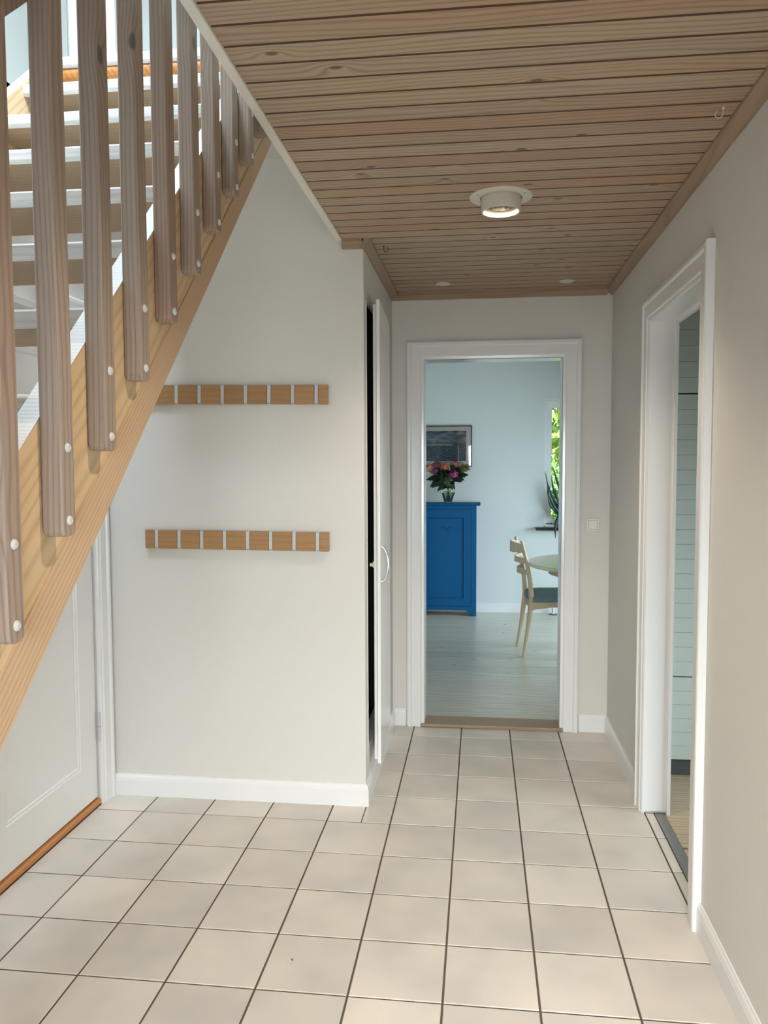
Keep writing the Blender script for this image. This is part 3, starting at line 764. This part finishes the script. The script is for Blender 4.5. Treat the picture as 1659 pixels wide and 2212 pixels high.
tag(lb, 'bright yellow-green leafy hedge outside the dining room window', 'hedge', kind='stuff')
lb = leaf_cloud(8000, 1.0, 9.6, .2, 1.3, .35, 1.25, .055, 5).obj('shrub', M['hedge2'], fix=False)
tag(lb, 'green shrub in front of the hedge outside the window', 'shrub', kind='stuff')
sun = D.lights.new('sun', 'SUN'); sun.energy = 6.0; sun.angle = .02; sun.color = (1, .95, .85)
so = D.objects.new('sun', sun); COL.objects.link(so); so.rotation_euler = (radians(38), 0, radians(-14))

# blue cabinet
bx0, bx1, byf, bzb, bzt = -.605, -.032, 7.69, 0, 1.082
bc = root('cabinet', ((bx0+bx1)/2, 7.80, 0)); tag(bc, 'tall narrow bright blue painted cabinet with one panelled door', 'cabinet')
def B(o): o.location = Vector(o.location)-Vector(((bx0+bx1)/2, 7.80, 0)); return o
yb1 = 7.924
g = G()
g.box(bx0, bx0+.045, byf, byf+.02, 0, bzt).box(bx1-.045, bx1, byf, byf+.02, 0, bzt)     # face stiles, run down as feet
g.box(bx0+.045, bx1-.045, byf, byf+.02, 1.046, bzt)
g.box(bx0, bx0+.02, byf+.02, yb1, .0, bzt).box(bx1-.02, bx1, byf+.02, yb1, 0, bzt)       # sides
g.box(bx0+.02, bx1-.02, yb1-.01, yb1, .10, bzt).box(bx0+.02, bx1-.02, byf+.02, yb1-.01, .10, .115)
B(g.obj('body', M['blue'], bc))
# shaped bottom rail
pts = [(bx0+.045, .096), (bx0+.045, .020), (bx0+.052, .030), (bx0+.060, .038), (bx0+.095, .050), (bx0+.110, .058)]
pts = pts+[(-(p[0]-(bx0+bx1)/2)+(bx0+bx1)/2, p[1]) for p in pts[::-1]]
g = G().prism([(a, b_) for a, b_ in pts], byf, byf+.018, 'Y'); B(g.obj('bottom_rail', M['blue'], bc))
prof = [(byf-.020, 1.082), (byf-.024, 1.086), (byf-.034, 1.090), (byf-.036, 1.097), (byf-.032, 1.103), (byf-.026, 1.105), (yb1, 1.105), (yb1, 1.082)]
B(G().prism(prof, bx0-.036, bx1+.038, 'X').obj('top', M['blue'], bc))
dx0, dx1, dz0, dz1 = bx0+.047, bx1-.047, .099, 1.043
px0, px1, pz0, pz1 = dx0+.068, dx1-.068, .168, .966
g = G()
g.box(dx0, px0, byf-.002, byf+.018, dz0, dz1).box(px1, dx1, byf-.002, byf+.018, dz0, dz1).box(px0, px1, byf-.002, byf+.018, dz0, pz0).box(px0, px1, byf-.002, byf+.018, pz1, dz1)
dr = B(g.obj('door', M['blue'], bc))
ring = lambda u, v: [(px0+u, byf+v, pz0+u), (px1-u, byf+v, pz0+u), (px1-u, byf+v, pz1-u), (px0+u, byf+v, pz1-u)]
G().strips([ring(u, v) for u, v in [(-.002, -.002), (.002, -.006), (.008, -.004), (.012, .006)]], True).obj('moulding', M['blue'], dr, fix=False)
G().box(px0+.011, px1-.011, byf+.006, byf+.014, pz0+.011, pz1-.011).obj('panel', M['blue'], dr)
# small carved ornament
cxo = (px0+px1)/2
orn = G()
for s_ in (-1, 1):
    orn.tube([(cxo+s_*.012, byf+.004, .850), (cxo+s_*.020, byf+.004, .872), (cxo+s_*.040, byf+.004, .868), (cxo+s_*.066, byf+.004, .874)], [.004, .005, .004, .001], 6)
orn.tube([(cxo-.012, byf+.004, .850), (cxo, byf+.004, .842), (cxo+.012, byf+.004, .850)], .004, 6)
orn.obj('ornament', M['blue'], dr)

# framed seascape
fp = root('framed_picture', (-.36, YB, 1.66)); tag(fp, 'black-framed photograph of clouds over a rough grey-blue sea', 'picture')
fx0, fx1, fz0, fz1 = -.36-.08-.20-.28+.36, .282, -.203, .206
fx0 = -.29
frame4(fx0, fx1, fz0, fz1, -.026, 0, .011).obj('frame', M['blackpaint'], fp)
G().box(fx0+.011, fx1-.011, -.012, -.004, fz0+.011, fz1-.011).obj('mat', M['plasticwhite'], fp)
G().box(0, .47, -.0005, .0, 0, .30).obj('print', M['print'], fp, loc=(-.246, -.0122, -.146))
G().box(fx0+.010, fx1-.010, -.018, -.016, fz0+.010, fz1-.010).obj('glass', M['picglass'], fp)

# vase with flowers
vx, vy, vz = -.310, 7.80, 1.105
va = root('vase', (vx, vy, vz)); tag(va, 'small rounded glass vase half full of water on the blue cabinet', 'vase')
vp = [(.0001, .004), (.034, .004), (.037, .010), (.052, .045), (.070, .090), (.078, .118), (.074, .134), (.056, .152), (.038, .166), (.034, .180), (.040, .200), (.050, .214)]
G().lathe([(.0001, .002), (.034, .002)]+vp[2:], 32).obj('glass_body', M['glassgreen'], va, smooth=True)
M['water'] = glass('vase_water', (.72, .76, .58), .5)
G().lathe([(.0001, .008), (.032, .009), (.049, .045), (.066, .090), (.074, .116), (.0001, .1165)], 32).obj('water', M['water'], va, smooth=True)
def flower(dx, dy, dz, r, mat, lab, seed, n=90):
    rd = random.Random(seed)
    f = root('hydrangea', (vx, vy, vz+.012)); tag(f, lab, 'flower', group='hydrangea stems in the glass vase')
    p0 = (-dx*.16, dy*.1, 0); p1 = (dx*.10, dy*.1, .17)
    G().tube([p0, p1, (dx*.45, dy*.5, .17+(dz-.17)*.5), (dx, dy, dz-r*.4)], [.004, .0042, .004, .0035], 7).obj('stem', M['stemgreen'], f, smooth=True)
    g = G()
    for _ in range(n):
        u = Vector((rd.gauss(0, 1), rd.gauss(0, 1), rd.gauss(0, 1))).normalized()
        if u.z < -.45: u.z = -u.z
        c = Vector((dx, dy, dz))+Vector((u.x, u.y, u.z*.88))*r*rd.uniform(.80, 1.05)
        a = u.orthogonal().normalized(); b_ = u.cross(a); th = rd.uniform(0, pi); w = r*.17
        a, b_ = a*cos(th)+b_*sin(th), b_*cos(th)-a*sin(th)
        q = [c]
        for k_ in range(8):
            an = k_*pi/4; rr = w*(1.15 if k_ % 2 == 0 else .45)
            q.append(c+a*cos(an)*rr+b_*sin(an)*rr+u*(.25*w if k_ % 2 == 0 else 0))
        g.add(q, [(0, i+1, (i+1) % 8+1) for i in range(8)])
    # core closing the gaps between petals
    g.lathe([(.0001, -r*.5), (r*.6, -r*.35), (r*.74, 0), (r*.6, r*.40), (.0001, r*.56)], 12, (dx, dy, dz))
    g.obj('flower_head', mat, f, fix=False)
    return f
def leaf_geo(p, d, L, wdt, droop=.3, up=Vector((0, 0, 1))):
    p, d = Vector(p), Vector(d).normalized(); side = d.cross(up)
    if side.length < .01: side = Vector((1, 0, 0))
    side.normalize(); rows = []
    for i in range(8):
        t = i/7; wv = wdt*math.sin(pi*min(1, t**.8))*.5+.0004
        c = p+d*L*t+Vector((0, 0, -droop*L*t*t))
        rows.append([c-side*wv+Vector((0, 0, wv*.25)), c, c+side*wv+Vector((0, 0, wv*.25))])
    g = G().strips(rows)
    return g
fs = [(.050, -.07, .262, .054, 'pinkpetal', 'bright pink hydrangea, lowest at the front right of the bouquet', 1),
      (-.104, -.02, .350, .054, 'plumpetal', 'plum purple hydrangea at the upper left of the bouquet', 2),
      (-.036, -.05, .335, .054, 'orangepetal', 'orange-pink hydrangea at the middle front of the bouquet', 3),
      (.000, .03, .366, .050, 'palepetal', 'pale greyish pink hydrangea at the top of the bouquet', 4),
      (.066, .0, .360, .048, 'orangepetal', 'rusty orange hydrangea right of the pale one', 5),
      (.155, -.01, .318, .060, 'greenpetal', 'olive green hydrangea at the far right of the bouquet', 6),
      (-.188, -.01, .320, .060, 'orangepetal', 'orange hydrangea at the far left of the bouquet', 7),
      (-.130, -.03, .295, .046, 'plumpetal', 'small plum hydrangea low on the left of the bouquet', 8),
      (.112, .01, .350, .044, 'palepetal', 'pale hydrangea with brown edges, upper right of the bouquet', 9)]
for f in fs: fo = flower(f[0], f[1], f[2], f[3], M[f[4]], f[5], f[6])
lv = root('leafy_stems', (vx, vy, vz)); tag(lv, 'dark green leaves filling the bouquet in the glass vase', 'foliage')
rd = random.Random(12)
for i in range(90):
    a = rd.uniform(0, 2*pi); el = rd.uniform(-.15, .9)
    base_ = Vector((rd.uniform(-.02, .02), rd.uniform(-.02, .02), rd.uniform(.19, .31)))
    base_ += Vector((cos(a)*.07, sin(a)*.04, .03*el))
    d = Vector((cos(a), sin(a)*.5, el))
    leaf_geo(base_, d, rd.uniform(.06, .10), rd.uniform(.05, .07), rd.uniform(.1, .6), Vector((rd.uniform(-.5, .5), -1, rd.uniform(0, 1.2)))).obj('leaf', M['leafdark'], lv, smooth=True, fix=False)
for (p, d, L, w_) in [((-.03, -.03, .20), (-1, -.1, -.25), .14, .05), ((-.02, -.04, .19), (-.8, -.2, -.6), .11, .05), ((.03, -.03, .20), (.35, -.1, -1), .11, .045), ((.05, -.02, .25), (1, 0, .3), .16, .07), ((-.05, 0, .24), (-1, 0, .05), .17, .07)]:
    leaf_geo(p, d, L, w_, .15, Vector((0, -1, .6))).obj('leaf', M['leafdark'], lv, smooth=True, fix=False)
for i in range(9):
    a = rd.uniform(0, 2*pi)
    G().tube([(-.03*cos(a), -.03*sin(a), .012), (.008*cos(a), .008*sin(a), .17), (.03*cos(a), .03*sin(a), .25)], .0035, 6).obj('stem', M['stemgreen'], lv, smooth=True)

# aloe on the window sill
ax, ay, az = .865, YB-.045, WZ0-.002
al = root('potted_aloe', (ax, ay, az)); tag(al, 'dark green long-leaved aloe in a clay pot on the dining room window sill', 'houseplant')
po = G().lathe([(.0001, 0), (.034, 0), (.038, .004), (.048, .078), (.053, .080), (.054, .094), (.048, .094), (.046, .084), (.0001, .084)], 32).obj('pot', M['terracotta'], al, smooth=True)
G().lathe([(.0001, .089), (.045, .087)], 24).obj('soil', M['soil'], al)
def aloe_leaf(pts, w):
    P = [Vector(p) for p in pts]; n = len(P)
    # resample with Catmull-Rom
    Q = []
    for i in range(n-1):
        p0, p1, p2, p3 = P[max(i-1, 0)], P[i], P[i+1], P[min(i+2, n-1)]
        for j in range(5):
            t = j/5; Q.append(.5*((2*p1)+(-p0+p2)*t+(2*p0-5*p1+4*p2-p3)*t*t+(-p0+3*p1-3*p2+p3)*t**3))
    Q.append(P[-1]); m = len(Q)
    R = [w*(1-(i/(m-1))**1.6)*(.75+.25*min(1, i/4))+.0008 for i in range(m)]
    G().tube(Q, [r_*.42 for r_ in R], 8, flat=2.5, up=(0, 1, 0)).obj('leaf', M['leafaloe'], al, smooth=True)
L3 = [([(-.01, 0, .09), (-.09, -.02, .18), (-.17, -.03, .32), (-.215, -.03, .46)], .018),
      ([(-.01, 0, .09), (-.11, -.03, .16), (-.19, -.04, .30), (-.205, -.04, .40), (-.235, -.03, .56)], .017),
      ([(0, 0, .09), (-.08, -.02, .22), (-.15, -.02, .38), (-.17, -.02, .52)], .020),
      ([(0, .01, .09), (-.05, 0, .26), (-.11, .0, .44), (-.165, .0, .62)], .018),
      ([(-.01, 0, .10), (-.10, -.02, .13), (-.18, -.04, .22), (-.20, -.05, .32), (-.18, -.05, .42)], .012),
      ([(0, 0, .09), (-.03, -.02, .24), (-.07, -.03, .40), (-.095, -.03, .50)], .016),
      ([(.01, 0, .09), (-.01, 0, .26), (-.03, .0, .42)], .018),
      ([(.01, 0, .09), (.03, -.01, .24), (.05, -.01, .42)], .018),
      ([(.02, 0, .09), (.09, 0, .20), (.15, 0, .36)], .018),
      ([(.02, 0, .09), (.12, -.02, .15), (.20, -.02, .26)], .016),
      ([(.0, -.03, .10), (-.08, -.09, .135), (-.128, -.105, .06), (-.137, -.105, -.03), (-.134, -.105, -.10)], .020),
      ([(0, -.01, .09), (-.07, -.04, .17), (-.12, -.05, .30), (-.14, -.05, .40)], .017)]
for p, w_ in L3: aloe_leaf(p, w_)

# dining chair
ch = root('dining_chair', (.322, 6.285, 0)); ch.rotation_euler = (0, 0, radians(4.8))
tag(ch, 'pale oak ladder-back dining chair with blue-grey seat pushed under the table', 'chair')
def rear_leg(s_):
    y = s_*.178
    P = [(0, y*1.0, 0), (.030, y, .18), (.052, y*.99, .36), (.062, y*.98, .45), (.050, y*.99, .58), (.022, y, .74), (-.018, y*1.0, .90)]
    return G().tube(P, [.013, .016, .020, .021, .017, .015, .012], 12, up=(1, 0, 0))
for s_ in (-1, 1): rear_leg(s_).obj('leg', M['chairwood'], ch, smooth=True)
for s_ in (-1, 1): G().tube([(.50, s_*.215, 0), (.485, s_*.205, .25), (.475, s_*.20, .43)], [.012, .016, .019], 12, up=(1, 0, 0)).obj('leg', M['chairwood'], ch, smooth=True)
def slat(zc, xc, bow, hgt, tp=0):
    rows = []
    n = 15
    for i in range(n):
        t = i/(n-1)*2-1; y = t*.176; x = xc-bow*(1-t*t)
        hh = hgt*(1 if tp == 0 else (1-.15*abs(t)))
        top = hh/2+(0 if tp == 0 else .012*(1-t*t))
        nx = Vector((1, -2*bow*t/.176*1.0, 0)).normalized()*.0065
        rows.append([(x-nx.x, y-nx.y, zc-hh/2), (x+nx.x, y+nx.y, zc-hh/2), (x+nx.x*.7, y+nx.y*.7, zc+top), (x-nx.x*.7, y-nx.y*.7, zc+top)])
    g = G().strips(rows, True); g.f += [(0, 1, 2, 3), tuple(len(rows)*4-4+i for i in range(4))]
    return g
for zc, xc, bow, hgt, tp in ((.838, .000, .078, .074, 1), (.745, .024, .066, .042, 0), (.655, .040, .062, .042, 0)):
    slat(zc, xc, bow, hgt, tp).obj('back_slat', M['chairwood'], ch, smooth=True)
for s_ in (-1, 1):
    pts = [(.050, .358), (.085, .372), (.20, .388), (.30, .388), (.42, .372), (.478, .358), (.478, .428), (.050, .428)]
    G().prism(pts, s_*.190-.009, s_*.190+.009, 'Y').obj('side_rail', M['chairwood'], ch)
G().box(.052, .070, -.17, .17, .372, .425).obj('back_rail', M['chairwood'], ch)
G().box(.470, .488, -.19, .19, .372, .425).obj('front_rail', M['chairwood'], ch)
rows = []
for i in range(9):
    t = i/8; ph = t*pi/2
    rows.append((cos(ph), sin(ph)))
g = G(); n = 32; vs = []
def seat_ring(k, z):
    out = []
    for i in range(n):
        a = 2*pi*i/n; ca, sa = cos(a), sin(a)
        e = .35
        out.append((.275+.228*k*math.copysign(abs(ca)**e, ca), .215*k*math.copysign(abs(sa)**e, sa)*(1-.06*ca), z))
    return out
R = [seat_ring(.93, .429), seat_ring(1.0, .436), seat_ring(1.01, .452), seat_ring(.98, .468), seat_ring(.90, .479), seat_ring(.7, .489), seat_ring(.4, .494), seat_ring(.01, .495)]
g.strips([r+[r[0]] for r in R]); g.obj('seat', M['upholstery'], ch, smooth=True)

# dining table
tb = root('dining_table', (.945, 6.14, 0)); tag(tb, 'round pale oak dining table half hidden by the doorway', 'table')
G().lathe([(.0001, .708), (.555, .708), (.570, .712), (.580, .722), (.580, .732), (.574, .740), (.0001, .740)], 72).obj('tabletop', M['tablewood'], tb, smooth=True)
G().lathe([(.42, .706), (.42, .650), (.40, .650), (.40, .706), (.42, .706)], 48).obj('apron', M['chairwood'], tb)
for i in range(4):
    a = radians(45+90*i)+radians(8); cx_, cy_ = .40*cos(a), .40*sin(a)
    if cx_ < 0: cx_, cy_ = cx_*.82, cy_*1.0
    G().tube([(cx_*1.08, cy_*1.08, 0), (cx_, cy_, .40), (cx_*.98, cy_*.98, .706)], [.014, .020, .022], 12, up=(1, 0, 0)).obj('leg', M['chairwood'], tb, smooth=True)
# white pipe foot near the back wall
wp = root('pipe_stub', (.722, 7.86, 0)); tag(wp, 'short white pipe in a dark collar on the floor before the back wall', 'pipe')
G().tube([(0, 0, .003), (0, 0, .17), (0, .02, .205), (0, .058, .215)], .013, 12).obj('pipe', M['plasticwhite'], wp, smooth=True)
G().lathe([(.0001, .001), (.046, .001), (.044, .006), (.016, .009), (.0001, .009)], 24).obj('collar', M['plinth'], wp, smooth=True)

# ------------------------------------------------------------------ utility room on the right
UX0, UX1, UY0, UY1 = XR+.10, 2.5, 1.9, 4.40
uf = G().box(UX0-.02, UX1, UY0, UY1, -.05, -.006).obj('floor_utility', M['grout']); struct(uf, 'limed pine board floor of the side room', 'floor')
y = UY0
while y < 3.84:
    me = G().chamfer_box(0, UX1-UX0+.016, 0, .118, -.02, -.001, .0015).mesh('plank', M['ufloor'])
    link('plank', me, uf, (UX0-.016, y, 0)); y += .12
struct_boxes('wall_utility', [(UX1, UX1+.1, UY0, UY1, 0, ZC), (UX0, UX1, UY0-.1, UY0, 0, ZC), (UX0, UX1, UY1, UY1+.03, 0, ZC)], M['wall_cool'], 'white walls of the side room')
struct_boxes('ceiling_utility', [(UX0, UX1+.1, UY0-.1, UY1+.03, ZC, ZC+.04)], M['wall_cool'], 'ceiling of the side room', 'ceiling')
tc = root('tall_cabinet', (1.25, 3.84, 0)); tag(tc, 'tall white grooved cupboard on a dark plinth seen through the right doorway', 'cabinet')
T = lambda o: (setattr(o, 'location', Vector(o.location)-Vector((1.25, 3.84, 0))), o)[1]
cx0, cx1 = UX0+.004, 1.70
T(G().box(cx0, cx1, 3.868, 4.38, .082, 2.40).obj('body', M['shiplap'], tc))
T(G().box(cx0+.004, cx1-.02, 3.852, 4.36, 0.0, .082).obj('plinth', M['plinth'], tc))
doors = [(.082, .480), (.486, 1.812), (1.818, 2.40)]
for (a, b_) in doors:
    dd = T(G().box(cx0, cx1, 3.842, 3.867, a, b_).obj('door', M['shiplap'], tc))
    n = max(1, round((b_-a)/.0685)); hh = (b_-a)/n
    for i in range(n):
        o = G().chamfer_box(cx0, cx1, 3.830, 3.8415, a+i*hh+.0003, a+(i+1)*hh-.0003, .0022).obj('board', M['shiplap'], dd)

# upstairs window
w2 = root('window_2', (0, YF, 0)); struct(w2, 'bright upstairs landing window behind the balusters', 'window')
frame4(-2.42, -1.90, 3.0, 4.62, .01, .07, .022).obj('window_frame', M['trim'], w2)
frame4(-2.397, -1.923, 3.023, 4.597, .02, .06, .025).obj('sash', M['trim'], w2)
G().box(-2.372, -1.948, .038, .042, 3.048, 4.572).obj('pane', M['glass'], w2)
G().box(-2.078, -2.066, .025, .055, 3.048, 4.572).obj('glazing_bar', M['trim'], w2)

# entrance door glazing behind the viewer
w3 = root('door_5', (0, YE, 0)); struct(w3, 'glazed white entrance door behind the viewer', 'door')
frame4(-.24, .70, .30, 2.0, -.09, -.03, .05).obj('door_frame', M['trim'], w3)
G().box(-.19, .65, -.062, -.058, .35, 1.95).obj('pane', M['glass'], w3)

# a crumb on the floor
cr = G().tube([(-.004, 0, .0018), (-.001, .001, .0026), (.003, 0, .0022), (.005, -.001, .0016)], [.0008, .0019, .0016, .0006], 8).obj('crumb', M['shadebrown'], smooth=True)
cr.location = (-.558, 2.250, 0); cr.rotation_euler = (0, 0, -.7)
tag(cr, 'tiny dark crumb lying on a beige floor tile', 'crumb')
